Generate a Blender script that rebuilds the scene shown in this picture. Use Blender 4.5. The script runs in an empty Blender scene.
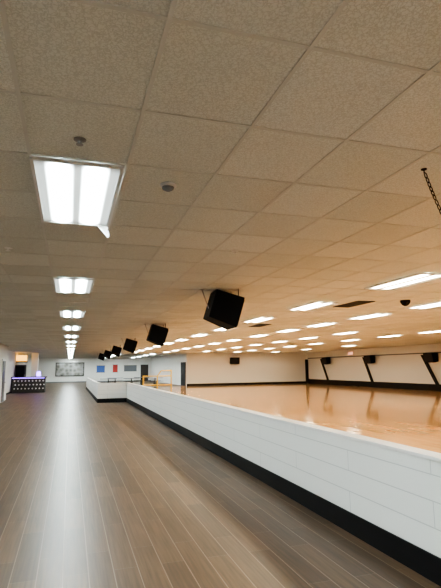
import bpy, math, random, bmesh
from mathutils import Vector, Matrix
random.seed(4)
# ------------------------------------------------------------ camera model
F=480.0; S=0.012; EYE=1.65; CEIL=2.96
d=Vector((70-220.5, 294-369, -F)).normalized()
e=Vector((1,S,0)).normalized()
u=e.cross(d)
if u.y<0: u=-u
u.normalize(); r=d.cross(u).normalized()
M=Matrix((r,d,u))
COL=bpy.context.collection
cd=bpy.data.cameras.new("camera"); co=bpy.data.objects.new("camera",cd); COL.objects.link(co)
co.matrix_world=Matrix.Translation((0,0,EYE))@M.to_4x4()
cd.sensor_fit='VERTICAL'; cd.sensor_height=36; cd.lens=F/588*36; cd.clip_start=0.05; cd.clip_end=300
bpy.context.scene.camera=co
try: bpy.context.scene.view_settings.look='AgX - Medium High Contrast'
except Exception as ex: print(ex)

# ------------------------------------------------------------ materials
def mat(name, col, rough=0.6, metal=0.0, spec=0.5, emit=None, es=0.0):
    m=bpy.data.materials.new(name); m.use_nodes=True
    b=m.node_tree.nodes["Principled BSDF"]
    b.inputs["Base Color"].default_value=(*col,1)
    b.inputs["Roughness"].default_value=rough
    b.inputs["Metallic"].default_value=metal
    b.inputs["Specular IOR Level"].default_value=spec
    if emit:
        b.inputs["Emission Color"].default_value=(*emit,1)
        b.inputs["Emission Strength"].default_value=es
    return m
class NT:
    def __init__(s,m): s.t=m.node_tree; s.b=s.t.nodes["Principled BSDF"]
    def n(s,typ,**kw):
        x=s.t.nodes.new(typ)
        for k,v in kw.items(): setattr(x,k,v)
        return x
    def l(s,a,b): s.t.links.new(a,b)
    def math(s,op,a,b=None):
        x=s.n('ShaderNodeMath',operation=op)
        for i,v in enumerate((a,b)):
            if v is None: continue
            if isinstance(v,(int,float)): x.inputs[i].default_value=v
            else: s.l(v,x.inputs[i])
        return x.outputs[0]
    def mix(s,fac,a,b,mode='MIX'):
        x=s.n('ShaderNodeMix',data_type='RGBA',blend_type=mode)
        for i,v in ((0,fac),(6,a),(7,b)):
            if isinstance(v,(int,float)): x.inputs[i].default_value=v
            elif isinstance(v,tuple): x.inputs[i].default_value=(*v,1)
            else: s.l(v,x.inputs[i])
        return x.outputs[2]
    def pos(s):
        g=s.n('ShaderNodeNewGeometry'); return g.outputs['Position']
    def sep(s,v):
        x=s.n('ShaderNodeSeparateXYZ'); s.l(v,x.inputs[0]); return x.outputs
    def comb(s,a,b,c=0.0):
        x=s.n('ShaderNodeCombineXYZ')
        for i,v in enumerate((a,b,c)):
            if isinstance(v,(int,float)): x.inputs[i].default_value=v
            else: s.l(v,x.inputs[i])
        return x.outputs[0]
    def ramp(s,fac,stops):
        x=s.n('ShaderNodeValToRGB'); s.l(fac,x.inputs[0])
        el=x.color_ramp.elements
        while len(el)<len(stops): el.new(0.5)
        for i,(p,c) in enumerate(stops):
            el[i].position=p; el[i].color=(*c,1)
        return x.outputs[0]
    def bump(s,hgt,st,dist):
        x=s.n('ShaderNodeBump'); x.inputs['Strength'].default_value=st; x.inputs['Distance'].default_value=dist
        s.l(hgt,x.inputs['Height']); s.l(x.outputs[0],s.b.inputs['Normal'])

TX,TY=0.595,0.69; OX,OY=-0.28,0.24   # ceiling tile pitch / origin lines
m_tile=mat("ceiling_tile",(0.62,0.62,0.6),0.95,spec=0.1); t=NT(m_tile)
P=t.sep(t.pos())
ix=t.math('FLOOR',t.math('DIVIDE',t.math('SUBTRACT',P[0],OX),TX)); iy=t.math('FLOOR',t.math('DIVIDE',t.math('SUBTRACT',P[1],OY),TY))
wn=t.n('ShaderNodeTexWhiteNoise',noise_dimensions='2D'); t.l(t.comb(ix,iy),wn.inputs['Vector'])
shade=t.ramp(wn.outputs['Value'],[(0,(0.67,0.70,0.67)),(0.6,(0.74,0.77,0.74)),(1,(0.78,0.81,0.79))])
n1=t.n('ShaderNodeTexNoise'); n1.inputs['Scale'].default_value=55; n1.inputs['Detail'].default_value=4; t.l(t.pos(),n1.inputs['Vector'])
n2=t.n('ShaderNodeTexVoronoi',feature='DISTANCE_TO_EDGE'); n2.inputs['Scale'].default_value=48
nd=t.n('ShaderNodeVectorMath',operation='ADD'); t.l(t.pos(),nd.inputs[0])
sc=t.n('ShaderNodeVectorMath',operation='SCALE'); t.l(n1.outputs['Color'],sc.inputs[0]); sc.inputs['Scale'].default_value=0.04
t.l(sc.outputs[0],nd.inputs[1]); t.l(nd.outputs[0],n2.inputs['Vector'])
fis=t.ramp(n2.outputs['Distance'],[(0.0,(0.78,0.78,0.77)),(0.14,(1,1,1))])
colr=t.mix(1.0,shade,fis,'MULTIPLY'); t.l(colr,t.b.inputs['Base Color'])
hh=t.math('ADD',n1.outputs['Fac'],t.math('MINIMUM',t.math('MULTIPLY',n2.outputs['Distance'],4.0),0.6))
t.bump(hh,0.6,0.006)
m_grid=mat("ceiling_tbar",(0.60,0.62,0.60),0.5)
m_white=mat("white_paint",(0.8,0.8,0.79),0.5)
m_wall=mat("wall_paint",(0.8,0.79,0.76),0.7)
m_black=mat("black_rubber",(0.006,0.006,0.007),0.6,spec=0.2)
m_blackmat=mat("speaker_black",(0.006,0.006,0.007),0.8,spec=0.15)
m_grille=mat("speaker_grille",(0.012,0.012,0.014),0.6,spec=0.2)
t=NT(m_grille); v=t.n('ShaderNodeTexVoronoi'); v.inputs['Scale'].default_value=90; t.l(t.pos(),v.inputs['Vector']); t.bump(v.outputs['Distance'],0.5,0.004)
m_metal=mat("grey_metal",(0.35,0.35,0.36),0.4,metal=0.8)
m_grey=mat("grey_paint",(0.15,0.16,0.18),0.6)
m_yel=mat("yellow_paint",(0.75,0.45,0.02),0.45)
m_red=mat("red_print",(0.5,0.04,0.03),0.5)
m_bluep=mat("blue_print",(0.05,0.12,0.4),0.5)
m_dark=mat("dark_wood",(0.03,0.025,0.022),0.4)
m_vent=mat("vent_black",(0.02,0.018,0.016),0.7)
m_frame=mat("fixture_frame",(0.75,0.76,0.76),0.4)
m_block=mat("painted_block",(0.8,0.8,0.79),0.45); t=NT(m_block)
P=t.sep(t.pos())
along=t.math('ADD',P[0],P[1])
bt=t.n('ShaderNodeTexBrick'); bt.inputs['Scale'].default_value=1; bt.inputs['Brick Width'].default_value=2.4; bt.inputs['Row Height'].default_value=0.2
bt.inputs['Mortar Size'].default_value=0.005; bt.inputs['Mortar Smooth'].default_value=0.3
bt.inputs['Color1'].default_value=(0.85,0.86,0.85,1); bt.inputs['Color2'].default_value=(0.83,0.84,0.83,1); bt.inputs['Mortar'].default_value=(0.58,0.59,0.6,1)
t.l(t.comb(along,P[2]),bt.inputs['Vector']); t.l(bt.outputs['Color'],t.b.inputs['Base Color'])
t.bump(t.math('SUBTRACT',1.0,bt.outputs['Fac']),0.5,0.005)
m_plank=mat("wood_look_plank_tile",(0.2,0.14,0.1),0.36,spec=0.35); t=NT(m_plank)
P=t.sep(t.pos())
bt=t.n('ShaderNodeTexBrick'); bt.inputs['Scale'].default_value=1; bt.inputs['Brick Width'].default_value=1.2; bt.inputs['Row Height'].default_value=0.2
bt.offset=0.37; bt.inputs['Mortar Size'].default_value=0.003; bt.inputs['Bias'].default_value=0.0
bt.inputs['Color1'].default_value=(0.118,0.075,0.045,1); bt.inputs['Color2'].default_value=(0.066,0.042,0.027,1); bt.inputs['Mortar'].default_value=(0.14,0.11,0.085,1)
t.l(t.comb(P[1],P[0]),bt.inputs['Vector'])
gn=t.n('ShaderNodeTexNoise'); gn.inputs['Scale'].default_value=1; gn.inputs['Detail'].default_value=6
t.l(t.comb(t.math('MULTIPLY',P[0],45.0),t.math('MULTIPLY',P[1],1.6)),gn.inputs['Vector'])
gr=t.ramp(gn.outputs['Fac'],[(0.3,(0.62,0.62,0.62)),(0.7,(1.28,1.25,1.22))])
wood=t.mix(1.0,bt.outputs['Color'],gr,'MULTIPLY')
fr=t.math('FRACT',t.math('ADD',t.math('DIVIDE',P[0],0.2),100.0))
seam=t.math('GREATER_THAN',t.math('ABSOLUTE',t.math('SUBTRACT',fr,0.5)),0.480)   # grout between plank rows
t.l(t.mix(seam,wood,(0.22,0.17,0.13)),t.b.inputs['Base Color'])
t.bump(t.math('SUBTRACT',t.math('MULTIPLY',gn.outputs['Fac'],0.2),bt.outputs['Fac']),0.3,0.003)
m_rink=mat("polished_maple",(0.6,0.28,0.1),0.09,spec=1.0); t=NT(m_rink)
P=t.sep(t.pos())
bt=t.n('ShaderNodeTexBrick'); bt.inputs['Scale'].default_value=1; bt.inputs['Brick Width'].default_value=2.2; bt.inputs['Row Height'].default_value=0.12
bt.offset=0.37; bt.inputs['Mortar Size'].default_value=0.002
bt.inputs['Color1'].default_value=(0.70,0.41,0.19,1); bt.inputs['Color2'].default_value=(0.58,0.32,0.135,1); bt.inputs['Mortar'].default_value=(0.34,0.17,0.07,1)
t.l(t.comb(P[1],P[0]),bt.inputs['Vector']); 
rn=t.n('ShaderNodeTexNoise'); rn.inputs['Scale'].default_value=0.6; t.l(t.pos(),rn.inputs['Vector'])
t.l(t.mix(1.0,bt.outputs['Color'],t.ramp(rn.outputs['Fac'],[(0.3,(0.9,0.9,0.9)),(0.7,(1.08,1.08,1.08))]),'MULTIPLY'),t.b.inputs['Base Color'])

def lens_mat(name,col,st):
    m=mat(name,(0.8,0.85,0.85),0.3); t=NT(m)
    tc=t.n('ShaderNodeTexCoord'); s=t.sep(tc.outputs['Object'])
    ax=t.math('ABSOLUTE',s[0])
    g1=t.math('ABSOLUTE',t.math('SUBTRACT',ax,0.115))
    prof=t.math('POWER',t.math('MAXIMUM',t.math('SUBTRACT',1.0,t.math('MULTIPLY',g1,9.5)),0.08),2.2)
    ay=t.math('ABSOLUTE',s[1])
    endf=t.math('MINIMUM',t.math('MAXIMUM',t.math('MULTIPLY',t.math('SUBTRACT',0.66,ay),9.0),0.10),1.0)
    t.b.inputs['Emission Color'].default_value=(*col,1)
    t.l(t.math('MULTIPLY',t.math('MULTIPLY',prof,endf),st),t.b.inputs['Emission Strength'])
    return m
m_lens=lens_mat("cool_lens",(0.87,1.0,0.99),240.0)
m_lensw=lens_mat("warm_lens",(1.0,0.87,0.62),135.0)
m_bluelight=mat("blue_lamp",(0.1,0.1,0.6),0.4,emit=(0.28,0.12,1.0),es=10)
m_orange=mat("orange_sign",(0.8,0.4,0.05),0.4,emit=(1.0,0.5,0.08),es=3.0)
m_exit=mat("exit_sign_face",(0.8,0.8,0.75),0.4,emit=(1.0,0.35,0.25),es=1.5)

# ------------------------------------------------------------ mesh helper
class B:
    def __init__(s): s.v=[]; s.f=[]; s.mi=[]; s.ms=[]
    def m(s,mt):
        if mt not in s.ms: s.ms.append(mt)
        return s.ms.index(mt)
    def box(s,c,sz,mt,rot=None):
        b=len(s.v); k=s.m(mt)
        for z in (-.5,.5):
            for (x,y) in ((-.5,-.5),(.5,-.5),(.5,.5),(-.5,.5)):
                p=Vector((x*sz[0],y*sz[1],z*sz[2]))
                if rot: p=rot@p
                s.v.append(p+Vector(c))
        for f in ((3,2,1,0),(4,5,6,7),(0,1,5,4),(1,2,6,5),(2,3,7,6),(3,0,4,7)):
            s.f.append([b+i for i in f]); s.mi.append(k)
    def bx(s,x0,x1,y0,y1,z0,z1,mt): s.box(((x0+x1)/2,(y0+y1)/2,(z0+z1)/2),(x1-x0,y1-y0,z1-z0),mt)
    def poly(s,pts,mt):
        b=len(s.v); s.v+= [Vector(p) for p in pts]; s.f.append(list(range(b,b+len(pts)))); s.mi.append(s.m(mt))
    def loft(s,rings,mt,cap=True):
        b=len(s.v); n=len(rings[0]); k=s.m(mt)
        for rg in rings: s.v+=[Vector(p) for p in rg]
        for i in range(len(rings)-1):
            for j in range(n):
                s.f.append([b+i*n+j,b+i*n+(j+1)%n,b+(i+1)*n+(j+1)%n,b+(i+1)*n+j]); s.mi.append(k)
        if cap:
            s.f.append([b+j for j in range(n)][::-1]); s.mi.append(k)
            s.f.append([b+(len(rings)-1)*n+j for j in range(n)]); s.mi.append(k)
    def tube(s,a,c,rad,mt,n=10):
        a=Vector(a); c=Vector(c); dr=(c-a).normalized()
        x=dr.orthogonal().normalized(); y=dr.cross(x)
        s.loft([[p+(x*math.cos(2*math.pi*i/n)+y*math.sin(2*math.pi*i/n))*rad for i in range(n)] for p in (a,c)],mt)
    def lathe(s,c,prof,mt,n=20):
        c=Vector(c)
        s.loft([[c+Vector((rr*math.cos(2*math.pi*i/n),rr*math.sin(2*math.pi*i/n),zz)) for i in range(n)] for rr,zz in prof],mt)
    def torus(s,c,rx,ry,r0,rot,mt,n=12,k=6):
        c=Vector(c); b=len(s.v); mi=s.m(mt)
        for i in range(n):
            a=2*math.pi*i/n; ce=Vector((math.cos(a)*rx,math.sin(a)*ry,0)); o=Vector((math.cos(a),math.sin(a),0))
            for j in range(k):
                q=2*math.pi*j/k; s.v.append(c+rot@(ce+o*math.cos(q)*r0+Vector((0,0,math.sin(q)*r0))))
        for i in range(n):
            for j in range(k):
                s.f.append([b+i*k+j,b+((i+1)%n)*k+j,b+((i+1)%n)*k+(j+1)%k,b+i*k+(j+1)%k]); s.mi.append(mi)
    def mesh(s,name,fix=True):
        me=bpy.data.meshes.new(name); me.from_pydata([tuple(p) for p in s.v],[],s.f)
        for mt in s.ms: me.materials.append(mt)
        for p,k in zip(me.polygons,s.mi): p.material_index=k
        if fix:
            bm=bmesh.new(); bm.from_mesh(me); bmesh.ops.recalc_face_normals(bm,faces=bm.faces[:]); bm.to_mesh(me); bm.free()
        me.update(); return me
    def obj(s,name,loc=(0,0,0),bev=0):
        o=bpy.data.objects.new(name,s.mesh(name)); o.location=loc; COL.objects.link(o)
        if bev:
            md=o.modifiers.new("bevel",'BEVEL'); md.width=bev; md.segments=2; md.limit_method='ANGLE'
        return o
def inst(name,me,loc,rz=0):
    o=bpy.data.objects.new(name,me); o.location=loc; o.rotation_euler=(0,0,rz); COL.objects.link(o); return o

XL,XR=-4.0,22.2; Y0=-8.0; YB=43.0; YF=63.0; XM=10.1; WX=2.73; WH=0.945
# ------------------------------------------------------------ shell
b=B(); b.bx(XL,WX+0.07,Y0,YF,-0.1,0,m_plank); b.bx(WX+0.07,XM,YB,YF,-0.1,0,m_plank); b.obj("floor")
b=B(); b.bx(WX+0.07,XR,Y0,YB,-0.1,0.0,m_rink); b.obj("rink_floor")
b=B(); b.bx(XL-.1,XR+.1,Y0-.1,YF+.1,CEIL,CEIL+0.1,m_tile); b.obj("ceiling")
b=B()
i=-8
while OX+i*TX<XR:
    x=OX+i*TX
    if x>XL: b.bx(x-0.010,x+0.010,Y0,YF,CEIL-0.006,CEIL-0.0005,m_grid)
    i+=1
i=-12
while OY+i*TY<YF:
    y=OY+i*TY
    if y>Y0: b.bx(XL,XR,y-0.010,y+0.010,CEIL-0.005,CEIL-0.0005,m_grid)
    i+=1
b.obj("ceiling_grid")
b=B(); b.bx(XL-.1,XL,Y0,YF,0,CEIL,m_wall); b.obj("wall_left")
b=B(); b.bx(XR,XR+.1,Y0,YB,0,CEIL,m_wall); b.obj("wall_right")
b=B(); b.bx(XL,XR,Y0-.1,Y0,0,CEIL,m_wall); b.obj("wall_rear")
b=B(); b.bx(XM,XR+.1,YB,YB+.1,0,CEIL,m_wall); b.bx(XM,XM+.1,YB+.1,YF,0,CEIL,m_wall); b.obj("wall_back")
b=B(); b.bx(XL-.1,XM+.1,YF,YF+.1,0,CEIL,m_wall); b.obj("wall_far")
b=B(); b.bx(XR-.03,XR-0.001,Y0,YB,0,0.42,m_black); b.obj("baseboard_right")
b=B(); b.bx(XM,XR-.03,YB-.03,YB-0.001,0,0.2,m_black); b.obj("baseboard_back")
b=B(); b.bx(XL+.001,XL+.02,Y0,YF,0,0.12,m_black); b.obj("baseboard_left")
b=B(); b.bx(XL+.02,XM,YF-.02,YF-.001,0,0.12,m_grey); b.obj("baseboard_far")
b=B(); b.bx(XL+.03,-3.35,22,29.5,0,CEIL-.01,m_wall); b.obj("wall_vestibule")
T=0.13; YE=24.6; XE=1.33
b=B()
def hw(x0,x1,y0,y1): 
    b.bx(x0,x1,y0,y1,0.0,WH-0.035,m_block)
    b.bx(x0-.015,x1+.015,y0-.015,y1+.015,WH-0.035,WH,m_white)
hw(WX,WX+T,Y0,YE); hw(XE,WX+T,YE,YE+T); hw(XE,XE+T,YE+T,42.0)
b.obj("rink_half_wall",bev=0.006)
b=B(); b.bx(WX-.014,WX-.001,Y0,YE-.014,0,0.2,m_black); b.bx(XE-.014,WX-.001,YE-.014,YE-.001,0,0.2,m_black); b.bx(XE-.014,XE-.001,YE,42,0,0.2,m_black)
b.obj("baseboard_rink_wall")

# ------------------------------------------------------------ ceiling lights
def troffer(name,lens,L=1.36,W=0.575,drop=False):
    b=B(); f=0.022; z0,z1=-0.022,-0.001
    b.bx(-W/2,-W/2+f,-L/2,L/2,z0,z1,m_frame); b.bx(W/2-f,W/2,-L/2,L/2,z0,z1,m_frame)
    b.bx(-W/2+f,W/2-f,-L/2,-L/2+f,z0,z1,m_frame); b.bx(-W/2+f,W/2-f,L/2-f,L/2,z0,z1,m_frame)
    b.bx(-W/2+f,W/2-f,-L/2+f,L/2-f,-0.014,-0.004,lens)
    if drop:
        b.poly([(W/2-.10,L/2-.01,-.02),(W/2,L/2-.01,-.02),(W/2+.01,L/2,-.11),(W/2-.005,L/2+.005,-.12)],m_frame)
        b.poly([(W/2-.01,-L/2,-.022),(W/2,-L/2,-.022),(W/2+.005,L/2,-.06),(W/2-.01,L/2,-.06)],m_frame)
    return b.mesh(name)
mc=troffer("cool_troffer",m_lens); mw=troffer("warm_troffer",m_lensw); md_=troffer("open_troffer",m_lens,drop=True)
y=3.0+TY-12*TY
while y<YF-1:
    inst("ceiling_light_panel",md_ if abs(y-3.69)<.1 else mc,(OX+TX/2-.012,y,CEIL-0.006)); y+=6*TY
cols={5.0:[-4,-0.5,3.1,6.26,9.4,12.5,15.7,19.0,22.3,25.6,29,32.4,36,39.5],
      7.6:[3.5,6.0,8.54,11.04,13.66,16.1,19.0,22.3,25.6,29,32.4,36,39.5],
      10.6:[5,8.5,17.1,20.3,23.5,27,30.5,34,38],
      13.8:[4,7,10,15.82,18.6,21.8,25.5,29,32.5,36,39.5],
      17.6:[4,8,12,16,28,34,40]}
for x,ys in cols.items():
    for y in ys: inst("ceiling_light_panel",mw,(x,y,CEIL-0.006))
for x in (4.2,7.4):  # two made-up panel columns, added to brighten the far wall
    for y in (45.5,50,55,60): inst("ceiling_light_panel",mc,(x,y,CEIL-0.006))
for x,y in ((-2.4,-5),(-2.4,-1.5),(2.2,-5),(2.2,-2)): inst("ceiling_light_panel",mc,(x,y,CEIL-0.006))  # unseen extra panels behind the camera, added to brighten the near ceiling

# ------------------------------------------------------------ speakers
def speaker_mesh():
    b=B()
    w,hh_,dp=0.6,0.52,0.48
    R=Matrix.Rotation(math.radians(17),3,'Y')
    def q(x,y,z): return R@Vector((x,y,z))+Vector((0,0,-0.34))
    fr=[(dp/2,-w/2,-hh_/2),(dp/2,w/2,-hh_/2),(dp/2,w/2,hh_/2),(dp/2,-w/2,hh_/2)]
    bk=[(-dp/2,-w*.36,-hh_*.42),(-dp/2,w*.36,-hh_*.42),(-dp/2,w*.36,hh_*.5),(-dp/2,-w*.36,hh_*.5)]
    b.loft([[q(*p) for p in bk],[q(*p) for p in fr]],m_blackmat)
    g=[(dp/2+.004,-w/2+.03,-hh_/2+.03),(dp/2+.004,w/2-.03,-hh_/2+.03),(dp/2+.004,w/2-.03,hh_/2-.03),(dp/2+.004,-w/2+.03,hh_/2-.03)]
    g2=[(p[0]+.012,p[1],p[2]) for p in g]
    b.loft([[q(*p) for p in g],[q(*p) for p in g2]],m_grille)
    for sgn in (-1,1):
        b.tube(q(0.15,sgn*w*.36,hh_/2),(0.22,sgn*w*.36,-0.001),0.008,m_blackmat)
    # grey hanging strap at the back
    b.tube(q(-dp/2,0,-hh_*.1),(-dp/2-.12,0,-0.001),0.008,m_metal)
    b.box((-dp/2-.12,0,-0.006),(0.05,0.05,0.01),m_metal)
    return b.mesh("speaker")
sm=speaker_mesh()
for y in (7.75,14.3,21.2,27.8,34.5,41): inst("hanging_speaker",sm,(2.45,y,CEIL-0.006),math.radians(-2))
def wall_speaker():
    b=B()
    b.loft([[(0,-.4,-.28),(0,.4,-.28),(0,.4,.28),(0,-.4,.28)],[(-.38,-.42,-.34),(-.38,.42,-.34),(-.46,.42,.28),(-.46,-.42,.28)]],m_blackmat)
    b.poly([(-.385,-.38,-.3),(-.385,.38,-.3),(-.465,.38,.25),(-.465,-.38,.25)],m_grille)
    b.box((0.06,0,0),(0.13,0.1,0.2),m_metal)
    return b.mesh("wall_speaker")
ws=wall_speaker()
for y in (12.8,19,25.4,32,38.6): inst("wall_speaker",ws,(XR-0.127,y,2.12))
inst("wall_speaker",ws,(14.6,YB-0.127,2.25),math.radians(90))

for (yt,yb) in ((13,11.8),(19.6,18.4),(26.5,25.3),(33.2,32.2),(40,38.9)):
    b=B(); b.loft([[(XR-.12,yb-.13,0.4),(XR-.04,yb-.13,0.4),(XR-.04,yb+.13,0.4),(XR-.12,yb+.13,0.4)],[(XR-.12,yt-.13,2.3),(XR-.04,yt-.13,2.3),(XR-.04,yt+.13,2.3),(XR-.12,yt+.13,2.3)]],m_black); b.obj("wall_brace")
b=B(); b.bx(XR-.2,XR-.031,YB-.35,YB-.04,0,2.3,m_black); b.obj("corner_post")
b=B(); b.bx(XR-.05,XR-.001,Y0,YB-.35,2.36,2.44,m_grey); b.obj("trim_1")
b=B(); b.bx(XR-.09,XR-.001,34.6,35.4,2.5,2.8,m_white); b.bx(XR-.1,XR-.09,34.65,35.35,2.55,2.75,m_exit); b.obj("exit_sign")

# ------------------------------------------------------------ ceiling bits
def sprinkler(name,x,y,s=1.0):
    b=B(); b.lathe((0,0,0),[(0.035*s,-0.001),(0.035*s,-0.006),(0.012*s,-0.012),(0.01*s,-0.02),(0.006*s,-0.03),(0.02*s,-0.031),(0.02*s,-0.034)],m_metal if s==1.0 else m_frame); b.obj(name,(x,y,CEIL-0.006))
sprinkler("fire_sprinkler",0.01,2.71); sprinkler("fire_sprinkler",1.74,5.01,1.2); sprinkler("fire_sprinkler",-0.68,5.5,1.2); sprinkler("fire_sprinkler",4.4,7.6,1.2)
b=B(); b.lathe((0,0,0),[(0.06,-0.001),(0.06,-0.012),(0.05,-0.02)],m_frame); b.lathe((0,0,-0.02),[(0.045,0),(0.04,-0.015),(0.02,-0.026)],m_grey); b.obj("smoke_detector",(0.63,3.26,CEIL-0.006))
b=B(); b.lathe((0,0,0),[(0.1,-0.001),(0.1,-0.03),(0.09,-0.06),(0.06,-0.1),(0.02,-0.12)],m_blackmat); b.obj("dome_camera",(6.48,8.14,CEIL-0.006))
for x,y in ((5.72,14.2),(5.75,8.9)):
    b=B(); b.bx(-.2,.2,-.5,.5,-.012,-.001,m_vent)
    for j in range(9): b.box((-.16+j*.04,0,-.014),(.008,.96,.006),m_vent)
    b.obj("ceiling_air_vent",(x,y,CEIL-0.006))
b=B(); A=Vector((2.23,2.52,CEIL-.02)); E=Vector((3.2,2.75,CEIL-.02)); sag=0.52
pts=[A.lerp(E,tt/200)+Vector((0,0,-4*sag*(tt/200)*(1-tt/200))) for tt in range(201)]
acc=0; flip=0
for p,q in zip(pts,pts[1:]):
    acc+=(q-p).length
    if acc>0.030:
        dr=(q-p).normalized(); x=dr; y_=Vector((0,1,0)); z_=x.cross(y_).normalized(); y_=z_.cross(x)
        if flip: y_,z_=z_,-y_
        rt=Matrix((x,y_,z_)).transposed(); b.torus(q,0.020,0.010,0.0035,rt,m_black); flip=1-flip; acc=0
for pp in (A,E): b.lathe(pp+Vector((0,0,0.012)),[(0.02,0.0),(0.02,-0.005),(0.004,-0.012),(0.004,-0.03)],m_black,10)
b.obj("hanging_chain")

# ------------------------------------------------------------ far area
b=B()   # yellow rail with taller end post
for x in (-.75,0,.75):
    hgt=1.55 if x==.75 else 1.25
    b.tube((x,0,0.0),(x,0,hgt),0.035,m_yel); b.box((x,0,.015),(.16,.5,.03),m_yel)
for z in (1.22,.75): b.tube((-.75,0,z),(.75,0,z),0.03,m_yel)
b.tube((.75,0,1.5),(0.2,0,1.5),0.03,m_yel); b.tube((0.2,0,1.5),(0,0,1.22),0.03,m_yel)
b.obj("yellow_safety_rail",(4.5,26,0))
b=B()
b.bx(-3.95,-1.7,37.5,39,0,1.06,m_dark); b.bx(-3.97,-1.62,37.42,39.1,1.06,1.12,m_black)
for j in range(9):
    x=-3.8+j*0.24
    for kx in range(3): b.box((x+.06+(kx%2)*.06,37.485,0.3+kx*.27),(0.09,0.02,0.09),m_wall,Matrix.Rotation(math.radians(45),3,'Y'))
b.bx(-3.9,-1.75,37.44,37.47,1.03,1.055,m_bluelight)
b.obj("snack_counter")
b=B(); b.bx(-3.0,-2.5,42,42.5,0,CEIL-.01,m_white); b.obj("column")
b=B(); b.bx(-3.98,-3.3,40.5,41.5,2.3,2.75,m_orange); b.bx(-3.99,-3.25,40.45,41.55,2.2,2.3,m_dark); b.obj("illuminated_menu_sign")
b=B(); b.bx(XL+.05,-3.2,39.6,40.2,0.12,2.0,m_dark); b.bx(XL+.05,-3.24,39.65,40.15,0,0.12,m_black); b.bx(-3.9,-3.3,39.58,39.6,.3,1.9,m_black); b.tube((-3.28,39.56,.8),(-3.28,39.56,1.3),.015,m_metal); b.obj("drinks_fridge")
b=B(); b.lathe((0,0,0),[(0.12,0),(0.14,0.05),(0.14,0.3),(0.1,0.36),(0.02,0.38)],m_bluelight); b.lathe((0,0,0),[(0.15,-.0),(0.15,0.03)],m_black); b.obj("blue_counter_lamp",(-2.2,38.2,1.121))
for n,x0,y in ((1,-3.35,27.6),(2,XL,32.5)):
    b=B(); b.bx(x0+.001,x0+.05,y-.6,y+.6,0,2.2,m_white); b.bx(x0+.05,x0+.07,y-.48,y+.48,0.02,2.1,m_dark); b.tube((x0+.07,y+.38,1.0),(x0+.12,y+.38,1.0),.02,m_metal); b.obj("door_%d"%n)
m_mur=mat("mural_print",(0.4,0.4,0.4),0.6); t=NT(m_mur)
nn=t.n('ShaderNodeTexVoronoi'); nn.inputs['Scale'].default_value=2.2; t.l(t.pos(),nn.inputs['Vector'])
t.l(t.ramp(nn.outputs['Distance'],[(0.1,(0.05,0.055,0.06)),(0.4,(0.22,0.21,0.19)),(0.8,(0.4,0.4,0.4))]),t.b.inputs['Base Color'])
b=B(); b.bx(-1.6,1.6,YF-.04,YF-.001,.85,2.35,m_mur)
for a in ((-1.7,-1.6,.75,2.45),(1.6,1.7,.75,2.45),(-1.6,1.6,.75,.85),(-1.6,1.6,2.35,2.45)): b.bx(a[0],a[1],YF-.06,YF-.001,a[2],a[3],m_dark)
b.obj("framed_mural")
for x0,x1,z0,z1,mt in ((3.2,4.2,1.2,2.0,m_bluep),(5.2,5.8,1.2,2.1,m_red),(6.6,8.2,1.3,2.0,m_grey)):
    b=B(); b.bx(x0,x1,YF-.03,YF-.001,z0,z1,mt); b.bx(x0-.04,x1+.04,YF-.02,YF-.001,z0-.04,z0,m_dark); b.bx(x0-.04,x1+.04,YF-.02,YF-.001,z1,z1+.04,m_dark); b.obj("wall_poster")
b=B(); b.bx(8.7,9.7,YF-.05,YF-.021,0,2.1,m_dark); b.bx(8.62,8.7,YF-.06,YF-.021,0,2.18,m_white); b.bx(9.7,9.78,YF-.06,YF-.021,0,2.18,m_white); b.bx(8.7,9.7,YF-.06,YF-.021,2.1,2.18,m_white); b.obj("door_4")
b=B(); b.bx(XM-.06,XM-.001,YB+.3,YB+2.2,0,2.15,m_black); b.tube((XM-.06,YB+2,1.0),(XM-.12,YB+2,1.0),.02,m_metal); b.obj("door_3")
for i,(x,y) in enumerate(((3.3,44.6),(5.4,45),(7.6,45.2),(4.2,48),(6.8,48.5))):
    b=B(); b.box((0,0,.74),(1.4,.75,.05),m_grey); b.box((0,0,.37),(.08,.08,.69),m_black); b.box((0,0,.02),(.6,.5,.04),m_black)
    for s in (-1,1): b.box((0,s*.65,.45),(1.3,.3,.04),m_dark); b.box((0,s*.65,.22),(.06,.06,.43),m_black); b.box((0,s*.33,.2),(.05,.65,.05),m_black); b.box((0,s*.65,.02),(.3,.2,.04),m_black)
    b.obj("picnic_table",(x,y,0))
